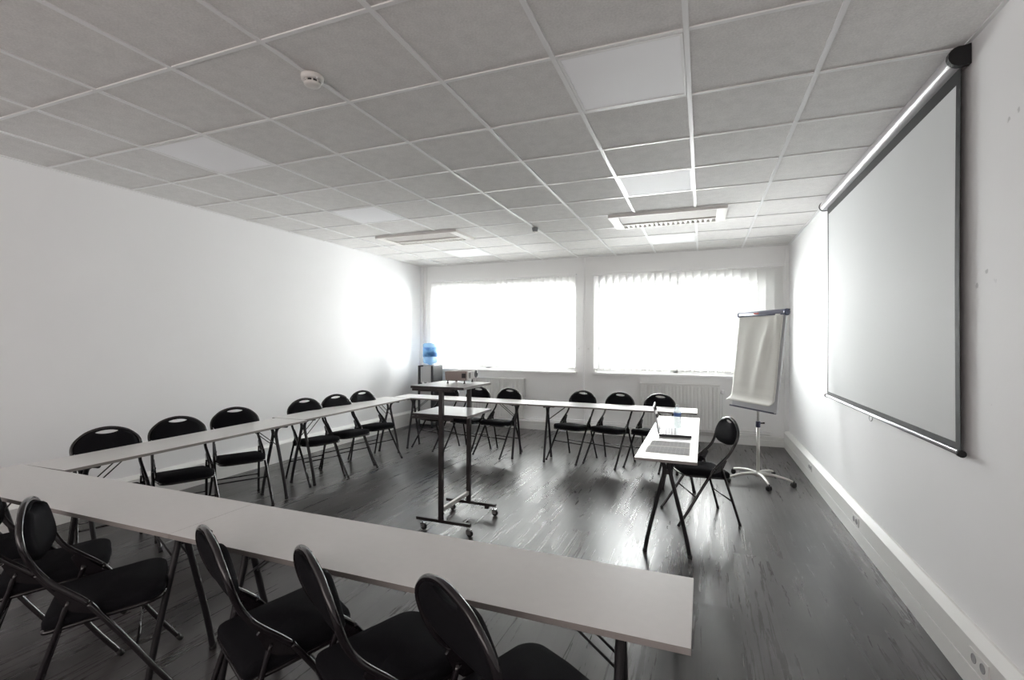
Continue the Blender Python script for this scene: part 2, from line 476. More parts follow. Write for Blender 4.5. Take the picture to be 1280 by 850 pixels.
# ------------------------------------------------------------------ ceiling fittings
def light_panel(i, k, label, proto=None):
    x, y = GX0+.6*i+.3, GY0+.6*k+.3
    if proto: return dup(proto, (x, y, ZC), 0, label)
    t = thing('ceiling_light', label, 'ceiling light', (x, y, ZC), 0, 'square light panels in the ceiling')
    bm = BM(); a, b = .286, .272
    for (p, q, r, s) in [(-a, a, -a, -b), (-a, a, b, a), (-a, -b, -b, b), (b, a, -b, b)]: box(bm, p, q, r, s, -.008, -.0005)
    obj('frame', bm, M['grid'], t)
    bm = BM(); box(bm, -b, b, -b, b, -.005, -.0005); obj('diffuser', bm, M['panel'], t)
    return t
lp = light_panel(-1, 0, 'square white ceiling light panel nearest the camera, right of centre')
light_panel(-1, 3, 'square ceiling light panel just before the right air conditioning grille', lp)
light_panel(-1, 7, 'square ceiling light panel beyond the right air conditioning grille', lp)
light_panel(-6, 0, 'square ceiling light panel nearest the camera, close to the left wall', lp)
light_panel(-6, 3, 'square ceiling light panel just before the left air conditioning grille', lp)
light_panel(-6, 7, 'square ceiling light panel beyond the left air conditioning grille', lp)

def ac_unit(x0, x1, y0, y1, label):
    t = thing('air_conditioner', label, 'air conditioner', ((x0+x1)/2, (y0+y1)/2, ZC), 0, 'ceiling air conditioning grilles')
    w, d = (x1-x0)/2, (y1-y0)/2; z0, z1 = -.034, -.001
    bm = BM(); f = .035
    box(bm, -w, w, -d, -d+.022, z0, z1, .003); box(bm, -w, w, d-f, d, z0, z1, .003)
    box(bm, -w, -w+.10, -d+.022, d-f, z0, z1, .003); box(bm, w-.10, w, -d+.022, d-f, z0, z1, .003)
    ys = d-f-.13
    box(bm, -w+.10, w-.10, ys-.03, ys, z0, z1, .003)
    obj('frame', bm, M['ac'], t)
    bm = BM(); box(bm, -w+.10, w-.10, -d+.022, ys-.03, z0+.012, z1); obj('intake_panel', bm, M['ac_panel'], t)
    bm = BM(); box(bm, -w+.10, w-.10, ys, d-f, z0+.036, z1); obj('vent_recess', bm, M['ac_dark'], t)
    n = 19; W = 2*w-.2
    for k in range(1, n):
        x = -w+.10 + W*k/n
        bm = BM(); box(bm, x-.012, x+.012, ys, d-f, z0+.004, z0+.036); obj('vane', bm, M['ac'], t)
    bm = BM(); box(bm, -w+.10, w-.10, ys+.058, ys+.070, z0+.010, z0+.036); obj('vane', bm, M['ac'], t)
    return t
ac_unit(-.95, .232, 5.245, 5.83, 'long slotted air conditioning grille in the ceiling, right of centre')
ac_unit(-3.97, -2.79, 5.245, 5.76, 'long slotted air conditioning grille in the ceiling, left of centre')

t = thing('smoke_detector', 'round cream smoke detector on the ceiling near the camera', 'smoke detector', (-1.862, 1.94, ZC-.0070))
bm = BM(); lathe(bm, [(.055, 0), (.056, -.006), (.054, -.022), (.044, -.026)], 32); obj('base', bm, M['cream'], t)
bm = BM(); lathe(bm, [(.034, -.024), (.034, -.040)], 24); obj('sensing_gap', bm, M['dark'], t)
for k in range(8):
    a = k*PI/4
    bm = BM(); box(bm, -.004, .004, .030, .040, -.041, -.024)
    bmesh.ops.rotate(bm, verts=bm.verts, cent=(0, 0, 0), matrix=Matrix.Rotation(a, 3, 'Z')); obj('rib', bm, M['cream'], t)
bm = BM(); lathe(bm, [(.041, -.038), (.040, -.046), (.026, -.052), (.0, -.053)], 32); obj('cap', bm, M['cream'], t)
bm = BM(); lathe(bm, [(.004, -.030), (.004, -.036), (0, -.038)], 10, (.050, -.022, .004)); obj('indicator_lamp', bm, M['trim'], t)
t = thing('motion_sensor', 'small grey sensor on the ceiling between the two air grilles', 'sensor', (-1.862, 5.50, ZC-.0070))
bm = BM(); lathe(bm, [(.036, 0), (.036, -.010), (.030, -.040), (.027, -.046)], 24); obj('housing', bm, M['greyplastic'], t)
bm = BM(); lathe(bm, [(.024, -.044), (.022, -.052), (.010, -.058), (0, -.059)], 20); obj('sensor_lens', bm, M['cream'], t)

# ------------------------------------------------------------------ vertical blinds
def blind(x0, x1, deg, label):
    yb = YF-.085
    t = thing('vertical_blind', label, 'blind', ((x0+x1)/2, yb, 0), 0, 'vertical blinds')
    cx = (x0+x1)/2
    bm = BM(); box(bm, x0-cx-.01, x1-cx+.01, -.022, .022, 2.535, 2.572, .004); obj('headrail', bm, M['trim'], t)
    for x in (x0-cx+.15, 0, x1-cx-.15):
        bm = BM(); box(bm, x-.012, x+.012, .0, .085, 2.566, 2.578, .002); obj('bracket', bm, M['trim'], t)
    n = round((x1-x0)/.107); ang = math.radians(deg)
    bm = BM(); N = 6; wd = .127; zs = [1.032, 1.06, 1.8, 2.50, 2.515]
    cols = []
    for i in range(N+1):
        u = (i/N-.5)*wd; v = .006*(1-(2*i/N-1)**2)
        cols.append([bm.verts.new((u, v, z)) for z in zs])
    for a, b in zip(cols, cols[1:]):
        for j in range(len(zs)-1):
            f = bm.faces.new((a[j], b[j], b[j+1], a[j+1])); f.smooth = True
    # hem pocket with its weight
    box(bm, -.055, .055, -.0005, .0035, 1.034, 1.060)
    sl = obj('slat', bm, M['slat'], t)
    bh = BM(); box(bh, -.008, .008, -.006, .006, 2.512, 2.538); hk = obj('hook', bh, M['trim'], sl)
    for k in range(n):
        x = x0-cx + .06 + (x1-x0-.12)*k/(n-1)
        if k == 0: s = sl
        else:
            s = sl.copy(); COL.objects.link(s); s.parent = t
            h2 = hk.copy(); COL.objects.link(h2); h2.parent = s
        s.location = (x, 0, 0); s.rotation_euler = (0, 0, PI/2 + ang + math.radians(random.uniform(-3.5, 3.5)))
    bm = BM(); tube(bm, [(x1-cx-.01, -.03, 2.54), (x1-cx-.012, -.032, 1.3)], .0015, 6); obj('pull_cord', bm, M['trim'], t)
    return t
blind(-4.56, -1.90, -42, 'white vertical slat blind over the left-hand window')
blind(-1.635, 1.05, 47, 'white vertical slat blind over the right-hand window')

# ------------------------------------------------------------------ radiators
def radiator(x0, x1, label, valve):
    t = thing('radiator', label, 'radiator', ((x0+x1)/2, YF, 0), 0, 'white panel radiators')
    w = (x1-x0)/2; z0, z1 = .17, .85; yf = -.11
    bm = BM(); n = int((x1-x0)/.05); poly = [(-w, yf+.045), (-w, yf+.006)]
    for k in range(n):
        a = -w+.008 + (2*w-.016)*k/n; p = (2*w-.016)/n
        poly += [(a+p*.10, yf+.006), (a+p*.25, yf), (a+p*.75, yf), (a+p*.90, yf+.006)]
    poly += [(w, yf+.006), (w, yf+.045)]
    prism(bm, poly, 'z', z0+.03, z1-.03)
    obj('panel', bm, M['radiator'], t)
    for p, q in ((z1-.029, z1-.008), (z0, z0+.029)):
        bm = BM(); box(bm, -w, w, yf+.001, -.03, p, q, .004); obj('rail', bm, M['radiator'], t)
    bm = BM(); box(bm, -w-.002, w+.002, yf-.002, -.028, z1-.007, z1, .002); obj('top_grille', bm, M['radiator'], t)
    for x in (-w*.7, w*.7):
        bm = BM(); box(bm, x-.015, x+.015, -.045, 0, z0+.08, z1-.1); obj('wall_bracket', bm, M['trim'], t)
    if valve:
        bm = BM(); lathe(bm, [(.018, 0), (.024, .01), (.024, .05), (.018, .06)], 16, (w+.035, -.07, z1-.13)); obj('valve', bm, M['trim'], t)
        bm = BM(); tube(bm, [(w-.005, -.07, z1-.11), (w+.03, -.07, z1-.11)], .008, 8); tube(bm, [(w+.035, -.07, z1-.13), (w+.035, -.07, .16)], .008, 8)
        obj('pipe', bm, M['radiator'], t)
radiator(-3.82, -2.78, 'white ribbed radiator under the left-hand window', False)
radiator(-.89, .24, 'white ribbed radiator under the right-hand window, with a valve', True)
bm = BM(); tube(bm, [(-4.5, YF-.035, .175), (.9, YF-.035, .175)], .009, 8); tube(bm, [(-4.5, YF-.035, .205), (.9, YF-.035, .205)], .009, 8)
struct('trim_4', bm, M['trim'])

# ------------------------------------------------------------------ projection screen on the right wall
t = thing('projection_screen', 'large white pull-down projection screen on the right wall, edged in black', 'projection screen', (XR, 4.05, 0))
X = lambda v: v-XR
sx, ys0, ys1 = 1.093-XR, 2.800-4.05, 5.335-4.05
bm = BM(); ny, nz = 24, 24; zt_, zb_ = 2.76, .985
def edge(v):  # sides drawn in slightly between top and bar
    return .012*math.sin(PI*v)
bw = .045
us = [0, bw, .3, .6, .9, 1.2, 1.5, 1.8, 2.1, (ys1-ys0)-bw, ys1-ys0]
vsn = [0, .02] + [.02+.93*k/18 for k in range(1, 19)] + [1.0]
grid = []
for u in us:
    col = []
    for v in vsn:
        yy = ys0+u; f = 1-2*u/(ys1-ys0)
        yy += f*edge(v)
        col.append((yy, zb_+(zt_-zb_)*v))
    grid.append(col)
for off, flip in ((0, False), (.002, True)):
    V = [[bm.verts.new((sx+off, p[0], p[1])) for p in c] for c in grid]
    for i in range(len(us)-1):
        for j in range(len(vsn)-1):
            q = (V[i][j], V[i+1][j], V[i+1][j+1], V[i][j+1])
            f = bm.faces.new(q if not flip else q[::-1]); f.smooth = True
            black = i in (0, len(us)-2) or j in (0, len(vsn)-2) or flip
            f.material_index = 1 if black else 0
obj('fabric', bm, [M['screen'], M['screen_black']], t)
cz, cx, r = 2.776, X(1.083), .041
prof = [(X(1.122), 2.822)] + [(cx + r*math.cos(a), cz + r*math.sin(a)) for a in [math.radians(q) for q in range(80, 281, 20)]] + [(X(1.122), cz-r+.005)]
bm = BM(); prism(bm, prof, 'y', ys0+.005, ys1+.07); o = autosmooth(obj('housing', bm, M['screen_case'], t), 30)
r2 = r+.004
prof = [(X(1.122), 2.826)] + [(cx + r2*math.cos(a), cz + r2*math.sin(a)) for a in [math.radians(q) for q in range(80, 281, 20)]] + [(X(1.122), cz-r2+.004)]
for a, b in [(ys0-.022, ys0+.005), (ys1+.07, ys1+.09)]:
    bm = BM(); prism(bm, prof, 'y', a, b); obj('end_cap', bm, M['screen_black'], t)
bm = BM(); box(bm, sx-.010, sx+.012, ys0-.01, ys1+.01, zb_-.016, zb_+.004, .004); lathe(bm, [(.011, ys0-.01), (.011, ys1+.01)], 14, (sx-.003, 0, zb_-.008), 'y')
obj('bottom_bar', bm, M['silver'], t)
for y in (ys0-.012, ys1+.012):
    bm = BM(); lathe(bm, [(.010, y-.014), (.016, y-.012), (.016, y+.012), (.010, y+.014)], 16, (sx-.002, 0, zb_-.008), 'y'); obj('bar_cap', bm, M['screen_black'], t)
bm = BM(); tube(bm, smooth_path([(sx, -.035, zb_-.016), (sx-.004, -.03, zb_-.04), (sx-.004, .0, zb_-.052), (sx-.004, .03, zb_-.04), (sx, .035, zb_-.016)], 4), .003, 6); obj('pull_loop', bm, M['silver'], t)

# ------------------------------------------------------------------ folding tables
TL, TW, TZ, TT = 1.955, .395, .705, .019
def make_table(label, group):
    t = thing('folding_table', label, 'table', (0, 0, 0), 0, group)
    bm = BM(); fs = box(bm, -TL/2, TL/2, -TW/2, TW/2, TZ-TT, TZ, .0015)
    for f in bm.faces: f.material_index = 0 if f.normal.z > .9 else 1
    bm.normal_update()
    for f in bm.faces: f.material_index = 0 if (f.normal.z > .9) else 1
    obj('tabletop', bm, [M['tabletop'], M['tableedge']], t)
    zu = TZ-TT
    for s in (-1, 1):
        x = s*(TL/2-.205)
        for q in (-1, 1):
            bm = BM()
            p = smooth_path([(x, q*.148, .012), (x, q*.120, .16), (x, q*.062, .40), (x, q*.024, .555), (x, q*.020, .61), (x, q*.040, .65), (x, q*.085, .672), (x, q*.15, zu-.009)], 5)
            tube(bm, p, .0145, 10); leg = obj('leg', bm, M['table_metal'], t)
            bm = BM(); lathe(bm, [(.0150, 0), (.0155, .003), (.0155, .022)], 12, (x, q*.149, 0)); obj('foot_cap', bm, M['rubber'], leg)
        # curved mounting bracket under the top
        bm = BM(); pts = [(x, zu), (x-s*.13, zu), (x-s*.115, zu-.022), (x-s*.08, zu-.032), (x-s*.04, zu-.03), (x, zu-.06), (x+s*.012, zu-.06), (x+s*.012, zu)]
        prism(bm, [(a, b) for a, b in pts], 'y', -.028, -.022); prism(bm, pts, 'y', .022, .028)
        box(bm, min(x-s*.12, x+s*.01), max(x-s*.12, x+s*.01), -.028, .028, zu-.004, zu)
        obj('leg_bracket', bm, M['table_metal'], t)
        bm = BM(); box(bm, x-.012, x+.012, -.024, .024, .560, .590, .004); obj('leg_joint', bm, M['table_metal'], t)
        for q in (-1, 1):
            bm = BM(); tube(bm, [(x-s*.012, q*.030, .50), (x-s*.25, q*.030, zu-.004)], .0042, 8); obj('brace', bm, M['table_metal'], t)
        bm = BM(); lathe(bm, [(.008, -.036), (.008, .036)], 10, (x-s*.25, 0, zu-.006), 'y'); obj('brace_pivot', bm, M['table_metal'], t)
    return t
G = 'narrow folding tables set in a U'
tb = make_table('long grey folding table in the front row, free end at the right', G)
tb.location = (-.024-TL/2, 1.507, 0)
def table(x, y, rz, label, group=G): return dup(tb, (x, y, 0), rz, label, group)
table(-.0248-TL*1.5, 1.507, 0, 'long grey folding table in the front row, running off the left edge')
table(-3.735, 1.710+TL/2, PI/2+math.radians(1.6), 'narrow folding table along the left wall, nearer the camera')
table(-3.845, 3.672+TL/2, PI/2+math.radians(1.8), 'narrow folding table along the left wall, beside the far corner')
table(-.052-TL*1.5-.004, 5.838, math.radians(-.2), 'narrow folding table below the left window, behind the projector cart')
table(-.050-TL/2, 5.834, math.radians(-.2), 'narrow folding table below the windows, its free end behind the laptop table')
t2 = table(-.222, 3.335+TL/2, PI/2+math.radians(-.2), 'separate folding table holding the laptop and papers', 'narrow folding tables set in a U')

# ------------------------------------------------------------------ folding chairs
hoop_r = [(.217, .247, .014), (.212, .17, .125), (.206, .075, .275), (.202, -.015, .410), (.199, -.045, .450), (.195, -.075, .480), (.190, -.120, .520),
          (.186, -.155, .553), (.183, -.180, .585), (.186, -.203, .625), (.195, -.222, .672), (.195, -.234, .712), (.180, -.243, .748), (.153, -.249, .778),
          (.116, -.253, .806), (.062, -.257, .826)]
hoop = hoop_r + [(0, -.258, .834)] + [(-x, y, z) for x, y, z in hoop_r[::-1]]
HP = smooth_path(hoop, 4)
i0 = 4*4; i1 = len(HP)-1-i0
def yz_of(z):
    P = [(p[2], p[1]) for p in hoop_r]
    for (za, ya), (zb2, yb2) in zip(P[7:], P[8:]):
        if za <= z <= zb2: return ya+(yb2-ya)*(z-za)/(zb2-za)
    return -.257 if z > .8 else P[7][1]

def make_chair(label):
    t = thing('folding_chair', label, 'chair', (0, 0, 0), 0, 'black folding chairs')
    bm = BM(); tube(bm, HP, .0115, 10, sub=(i0, i1)); obj('back_frame', bm, M['black_metal'], t)
    for lo, hi, s in ((0, i0, 1), (i1, len(HP)-1, -1)):
        bm = BM(); tube(bm, HP, .0115, 10, sub=(lo, hi)); leg = obj('leg', bm, M['black_metal'], t)
        bm = BM(); tube(bm, [(s*.2175, .255, .001), (s*.2165, .238, .026)], .0124, 10); obj('foot_cap', bm, M['rubber'], leg)
    for s in (-1, 1):
        bm = BM(); tube(bm, smooth_path([(s*.178, -.105, .472), (s*.185, -.14, .36), (s*.197, -.20, .165), (s*.206, -.245, .014)], 4), .0105, 10)
        leg = obj('leg', bm, M['black_metal'], t)
        bm = BM(); tube(bm, [(s*.2065, -.2485, .001), (s*.2055, -.241, .026)], .0114, 10); obj('foot_cap', bm, M['rubber'], leg)
        bm = BM(); x0, x1 = sorted((s*.176, s*.187)); prism(bm, [(-.150, .515), (-.128, .535), (-.075, .475), (-.02, .420), (-.03, .402), (-.09, .425), (-.122, .455)], 'x', x0, x1); obj('hinge_plate', bm, M['black_metal'], t)
    bm = BM(); tube(bm, [(-.207, .105, .225), (.207, .105, .225)], .0065, 8); obj('crossbar', bm, M['black_metal'], t)
    bm = BM(); tube(bm, [(-.196, -.190, .190), (.196, -.190, .190)], .0065, 8); obj('crossbar', bm, M['black_metal'], t)
    # seat outline: square at the back, rounded at the front
    def outline(g=0.):
        pts = []
        def corner(cx, cy, r, a0, a1, n):
            for k in range(n+1):
                a = math.radians(a0+(a1-a0)*k/n); pts.append((cx+(r+g)*math.cos(a), cy+(r+g)*math.sin(a)))
        corner(.155, -.165, .022, -90, 0, 5)
        pts.append((.180+g, -.05)); pts.append((.180+g, .05))
        corner(.102, .120, .080, 0, 90, 9)
        pts.append((0, .205+g))
        n = [(-x, y) for x, y in pts[:-1][::-1]]
        return pts + n
    def zs(y): return .372 + (y+.187)*.085
    def loop(bm, pts, z, sc=1., cy=.01):
        return [bm.verts.new((x*sc, cy+(y-cy)*sc, zs(y)+z)) for x, y in pts]
    def skin(bm, rings, closed=True):
        n = len(rings[0])
        for a, b in zip(rings, rings[1:]):
            for k in range(n):
                f = bm.faces.new((a[k], a[(k+1) % n], b[(k+1) % n], b[k])); f.smooth = True
        bm.faces.new(rings[0][::-1]); f = bm.faces.new(rings[-1]); f.smooth = True
    bm = BM(); o = outline()
    skin(bm, [loop(bm, o, 0, .975), loop(bm, o, .006, 1.0), loop(bm, o, .026, 1.003), loop(bm, o, .038, .985), loop(bm, o, .046, .94), loop(bm, o, .051, .80), loop(bm, o, .054, .5), loop(bm, o, .055, .15)])
    obj('seat', bm, M['fabric'], t)
    bm = BM(); o = outline(.003)
    skin(bm, [loop(bm, o, -.016, .97), loop(bm, o, -.014, .995), loop(bm, o, -.001, 1.0), loop(bm, o, -.0005, .9)])
    obj('seat_pan', bm, M['black_metal'], t)
    # back pad with the hand hole
    N = 56; hc = .806
    def outer(a):
        dx, dz = math.cos(a), math.sin(a)
        lo, hi = 0., .4
        for _ in range(40):
            m = (lo+hi)/2; x, z = dx*m, hc+dz*m
            if z >= .69: ins = (abs(x)/.186)**2.1 + ((z-.69)/.137)**2.0 < 1
            else: ins = (abs(x)/.186)**3.0 + ((.69-z)/.068)**2.3 < 1
            lo, hi = (m, hi) if ins else (lo, m)
        return lo*dx, hc+lo*dz
    def inner(a):
        c, s = math.cos(a), math.sin(a)
        x = .066*math.copysign(abs(c)**1.0, c); z = .0135*math.copysign(abs(s)**1.4, s)
        return x, hc+z
    bm = BM(); fr = [0, .05, .16, .4, .7, .9, 1.0]; hf = [.0, .55, .85, 1., .95, .7, .0]
    F, B = [], []
    for fi, hgt in zip(fr, hf):
        rf, rb = [], []
        for k in range(N):
            a = 2*PI*(k+.5)/N; xi, zi = inner(a); xo, zo = outer(a)
            x, z = xi+(xo-xi)*fi, zi+(zo-zi)*fi
            ln = min(1, math.hypot(xo-xi, zo-zi)/.06)
            y = yz_of(z) - .003*(1-(x/.2)**2)
            rf.append(bm.verts.new((x, y+.006+.030*hgt*max(ln, .45), z))); rb.append(bm.verts.new((x, y-.004-.006*hgt*max(ln, .3), z)))
        F.append(rf); B.append(rb)
    for R, fl in ((F, 0), (B, 1)):
        for a, b in zip(R, R[1:]):
            for k in range(N):
                q = (a[k], a[(k+1) % N], b[(k+1) % N], b[k]); f = bm.faces.new(q[::-1] if fl else q); f.smooth = True
    for R in (0, -1):
        for k in range(N): bm.faces.new((F[R][k], F[R][(k+1) % N], B[R][(k+1) % N], B[R][k]))
    obj('backrest', bm, M['fabric'], t)
    return t

ch = make_chair('black folding chair cut off by the left edge of the photo')
ch.location = (-3.353, 1.359, 0); ch.rotation_euler = (0, 0, math.radians(-31)); ch['group'] = 'chairs at the front row'
def chair(x, y, deg, label, group): return dup(ch, (x, y, 0), math.radians(deg), label, group)
g = 'chairs at the front row'
chair(-2.853, 1.361, -31.2, 'front row chair whose seat shows behind the leftmost full backrest', g)
chair(-2.362, 1.316, -34.5, 'front row chair at left with its padded backrest front in full view', g)
chair(-1.455, 1.392, -25, 'front row chair just right of the table joint, its back turned edge-on', g)
chair(-.983, 1.372, -31, 'front row chair between its two neighbours, near the bottom centre', g)
chair(-.500, 1.356, -31, 'rightmost front row chair, its back cut off by the bottom edge', g)
g = 'chairs along the left wall'
chair(-3.82, 2.15, -110, 'wall-side chair nearest the camera, behind the table corner', g)
chair(-3.84, 2.66, -114, 'second wall-side chair, its seat just above the front table', g)
chair(-3.917, 3.226, -119, 'third wall-side chair, beside the first pair of table legs', g)
chair(-3.84, 4.09, -106, 'fourth wall-side chair, after the gap in the row', g)
chair(-3.80, 4.54, -105, 'fifth wall-side chair, overlapping the two beside it', g)
chair(-3.80, 5.03, -103, 'last wall-side chair, closest to the room corner', g)
g = 'chairs below the windows'
chair(-3.457, 5.945, 161, 'window-side chair hidden behind the projector cart posts', g)
chair(-2.95, 5.91, 170, 'window-side chair just right of the cart, behind its lower shelf', g)
chair(-2.495, 5.89, 165, 'window-side chair standing next to the middle pair of table legs', g)
chair(-1.518, 5.969, 160.5, 'window-side chair right of the middle table legs, below the white duct', g)
chair(-1.045, 5.945, 159.2, 'window-side chair between the duct and the laptop table', g)
chair(-.563, 5.95, 159.6, 'window-side chair partly hidden by the open laptop', g)
chair(-.020, 4.413, 111.8, "speaker's folding chair drawn up to the laptop table, facing left", 'chair at the laptop table')

# ------------------------------------------------------------------ projector cart
PX, PY0, PY1 = -1.878, 3.305, 3.785
t = thing('projector_cart', 'tall dark steel projector cart on castors with two white shelves', 'cart', (PX, (PY0+PY1)/2, 0))
hy = (PY1-PY0)/2
for s in (-1, 1):
    bm = BM(); box(bm, -.0165, .0165, s*hy-.0165, s*hy+.0165, .095, 1.105, .002); obj('post', bm, M['cart_metal'], t)
    bm = BM(); box(bm, -.215, .255, s*hy-.014, s*hy+.014, .075, .099, .002); bar = obj('base_bar', bm, M['cart_metal'], t)
    for x in (-.165, .235):
        c = obj('castor', (lambda b: (lathe(b, [(.006, .050), (.006, .078)], 10, (x, s*hy, 0)),
                                      box(b, x-.012, x+.026, s*hy-.013, s*hy-.010, .018, .055),
                                      box(b, x-.012, x+.026, s*hy+.010, s*hy+.013, .018, .055),
                                      box(b, x-.012, x+.026, s*hy-.013, s*hy+.013, .050, .056), b)[-1])(BM()), M['chrome'], bar)
        bm = BM(); lathe(bm, [(.012, -.009), (.024, -.008), (.024, .008), (.012, .009)], 20, (x+.014, s*hy, .024), 'y'); obj('wheel', bm, M['rubber'], bar)
bm = BM(); box(bm, -.012, .012, -hy+.0165, hy-.0165, .155, .185, .002); obj('stretcher', bm, M['silver_paint'], t)
bm = BM(); box(bm, .155, .19, hy-.012, hy+.012, .052, .075, .002); obj('brake_block', bm, M['cart_metal'], t)
for z, (xa, xb, ya, yb) in ((1.125, (-.270, .200, -.255, .255)), (.905, (-.272, .215, -.225, .235))):
    bm = BM(); box(bm, xa, xb, ya, yb, z-.020, z, .0015)
    bm.normal_update()
    for f in bm.faces: f.material_index = 0 if f.normal.z > .9 else (1 if f.normal.y < -.9 else 2)
    sh = obj('shelf', bm, [M['shelf'], M['cart_metal'], M['cart_edge']], t)
    for s in (-1, 1):
        bm = BM(); y = s*(hy-.001)
        box(bm, -.26, .10, y-.010, y+.010, z-.040, z-.020, .002); obj('shelf_arm', bm, M['cart_metal'], sh)

# projector
t = thing('projector', 'small champagne video projector standing on the tall cart', 'projector', (-1.915, 3.70, 1.125), math.radians(8))
a, b2 = .095, .135
bm = BM(); box(bm, -a, a, -b2, b2, .026, .100, .010)
for v in bm.verts:
    if v.co.z < .05: v.co.x *= .96; v.co.y *= .97
    if v.co.z > .08 and v.co.x > 0: v.co.z += .006
autosmooth(obj('body', bm, M['proj'], t), 35)
bm = BM(); box(bm, a-.001, a+.014, -b2+.008, b2-.008, .032, .100, .006); obj('front_panel', bm, M['proj_front'], t)
bm = BM(); lathe(bm, [(.030, 0), (.031, .012), (.027, .016)], 28, (a+.010, .070, .070), 'x'); ln = obj('lens_ring', bm, M['greyplastic'], t)
bm = BM(); lathe(bm, [(.024, .010), (.022, .018), (.012, .022), (0, .023)], 28, (a+.010, .070, .070), 'x'); obj('lens', bm, M['lens'], ln)
bm = BM(); box(bm, .055, .088, -b2-.0035, -b2+.004, .048, .086, .003); obj('side_port', bm, M['dark'], t)
for k in range(3):
    bm = BM(); box(bm, a+.0135, a+.0150, -.10+k*.012, -.094+k*.012, .045, .092); obj('vent_slot', bm, M['ac_dark'], t)
bm = BM(); box(bm, -.06, .06, -.09, .09, .099, .1025, .001); obj('lid', bm, M['proj_front'], t)
for x, y in ((-.075, -.11), (.07, -.11), (.07, .10), (-.075, .10)):
    bm = BM(); lathe(bm, [(.009, 0), (.009, .006), (.005, .008), (.005, .030)], 12, (x, y, 0)); obj('foot', bm, M['rubber'], t)

# ------------------------------------------------------------------ flip chart
t = thing('flip_chart_stand', 'silver flip chart stand on a five-spoke castor base in the right corner', 'flip chart', (.553, 5.75, 0))
bm = BM(); lathe(bm, [(.017, .09), (.017, .60)], 20); obj('pole', bm, M['silver_paint'], t)
bm = BM(); lathe(bm, [(.0125, .60), (.0125, 1.25)], 20); obj('inner_pole', bm, M['silver_paint'], t)
bm = BM(); lathe(bm, [(.018, .575), (.024, .58), (.024, .635), (.018, .64)], 20); cl = obj('height_collar', bm, M['navy'], t)
bm = BM(); tube(bm, [(.015, .0, .620), (.060, -.015, .626)], [.006, .009], 10); obj('clamp_knob', bm, M['rubber'], cl)
bm = BM(); lathe(bm, [(.030, .055), (.038, .06), (.036, .095), (.022, .112)], 24); obj('hub', bm, M['silver_paint'], t)
for ang in (-78, -18, 58, 133, 208):
    a = math.radians(ang); d = Vector((math.cos(a), math.sin(a), 0)); R = .335
    pts = smooth_path([d*.02+Vector((0, 0, .088)), d*.12+Vector((0, 0, .092)), d*.24+Vector((0, 0, .078)), d*(R-.01)+Vector((0, 0, .058))], 5)
    bm = BM(); tube(bm, pts, [.020-.010*i/(len(pts)-1) for i in range(len(pts))], 10); sp = obj('spoke', bm, M['silver_paint'], t)
    c = d*R; px = Vector((-d.y, d.x, 0))
    bm = BM(); lathe(bm, [(.006, .040), (.006, .066)], 8, (c.x, c.y, 0))
    box(bm, -.018, .022, -.018, .018, .030, .050, .006)
    for v in bm.verts:
        if abs(v.co.x) < .03 and abs(v.co.y) < .03 and v.co.z < .055 and v.co.z > .025: v.co = v.co + Vector((c.x, c.y, 0))
    obj('castor_hood', bm, M['rubber'], sp)
    for s in (-.012, .012):
        bm = BM(); lathe(bm, [(.010, -.007), (.024, -.006), (.024, .006), (.010, .007)], 18, (0, 0, .024), 'y')
        bmesh.ops.translate(bm, verts=bm.verts, vec=(-.006, s, 0))
        bmesh.ops.rotate(bm, verts=bm.verts, cent=(0, 0, 0), matrix=Matrix.Rotation(a+.6, 3, 'Z'))
        bmesh.ops.translate(bm, verts=bm.verts, vec=(c.x, c.y, 0)); obj('castor_wheel', bm, M['rubber'], sp)
# board: local x along the board, local y its back, leaning backwards
BA = math.atan2(-.83, .557); LEAN = math.radians(-6.5)
BW, BH = .67, 1.03
board = bpy.data.objects.new('board', None); 
bm = BM(); box(bm, -BW/2, BW/2, 0, .016, 0, BH, .003)
bo = obj('board', bm, M['board'], t)
bo.location = (-.055, -.035, .765); bo.rotation_euler = (LEAN, 0, BA)
bm = BM(); lathe(bm, [(.032, -BW/2-.005), (.032, BW/2+.005)], 20, (0, -.006, BH-.01), 'x'); obj('clamp_bar', bm, M['clampgrey'], bo)
bm = BM(); box(bm, -BW/2, BW/2, -.036, -.030, BH-.040, BH-.028, .002); obj('clamp_lip', bm, M['clampdark'], bo)
for s in (-1, 1):
    bm = BM(); lathe(bm, [(.034, s*(BW/2+.004)), (.035, s*(BW/2+.018)), (.024, s*(BW/2+.022))], 20, (0, -.006, BH-.01), 'x'); obj('end_cap', bm, M['navy'], bo)
bm = BM(); box(bm, BW/2-.03, BW/2+.025, .0, .02, BH+.012, BH+.024, .004); obj('clamp_lever', bm, M['rubber'], bo)
bm = BM(); box(bm, -.09, -.01, -.0390, -.036, BH-.018, BH-.004); obj('printed_badge', bm, M['redmark'], bo)
bm = BM(); box(bm, -BW/2, BW/2, -.032, .0, -.004, .004, .002); box(bm, -BW/2, BW/2, -.034, -.030, -.004, .012, .001); obj('pen_tray', bm, M['clampdark'], bo)
bm = BM(); box(bm, -.03, .03, .016, .05, .30, .60, .004); obj('pole_mount', bm, M['navy'], bo)
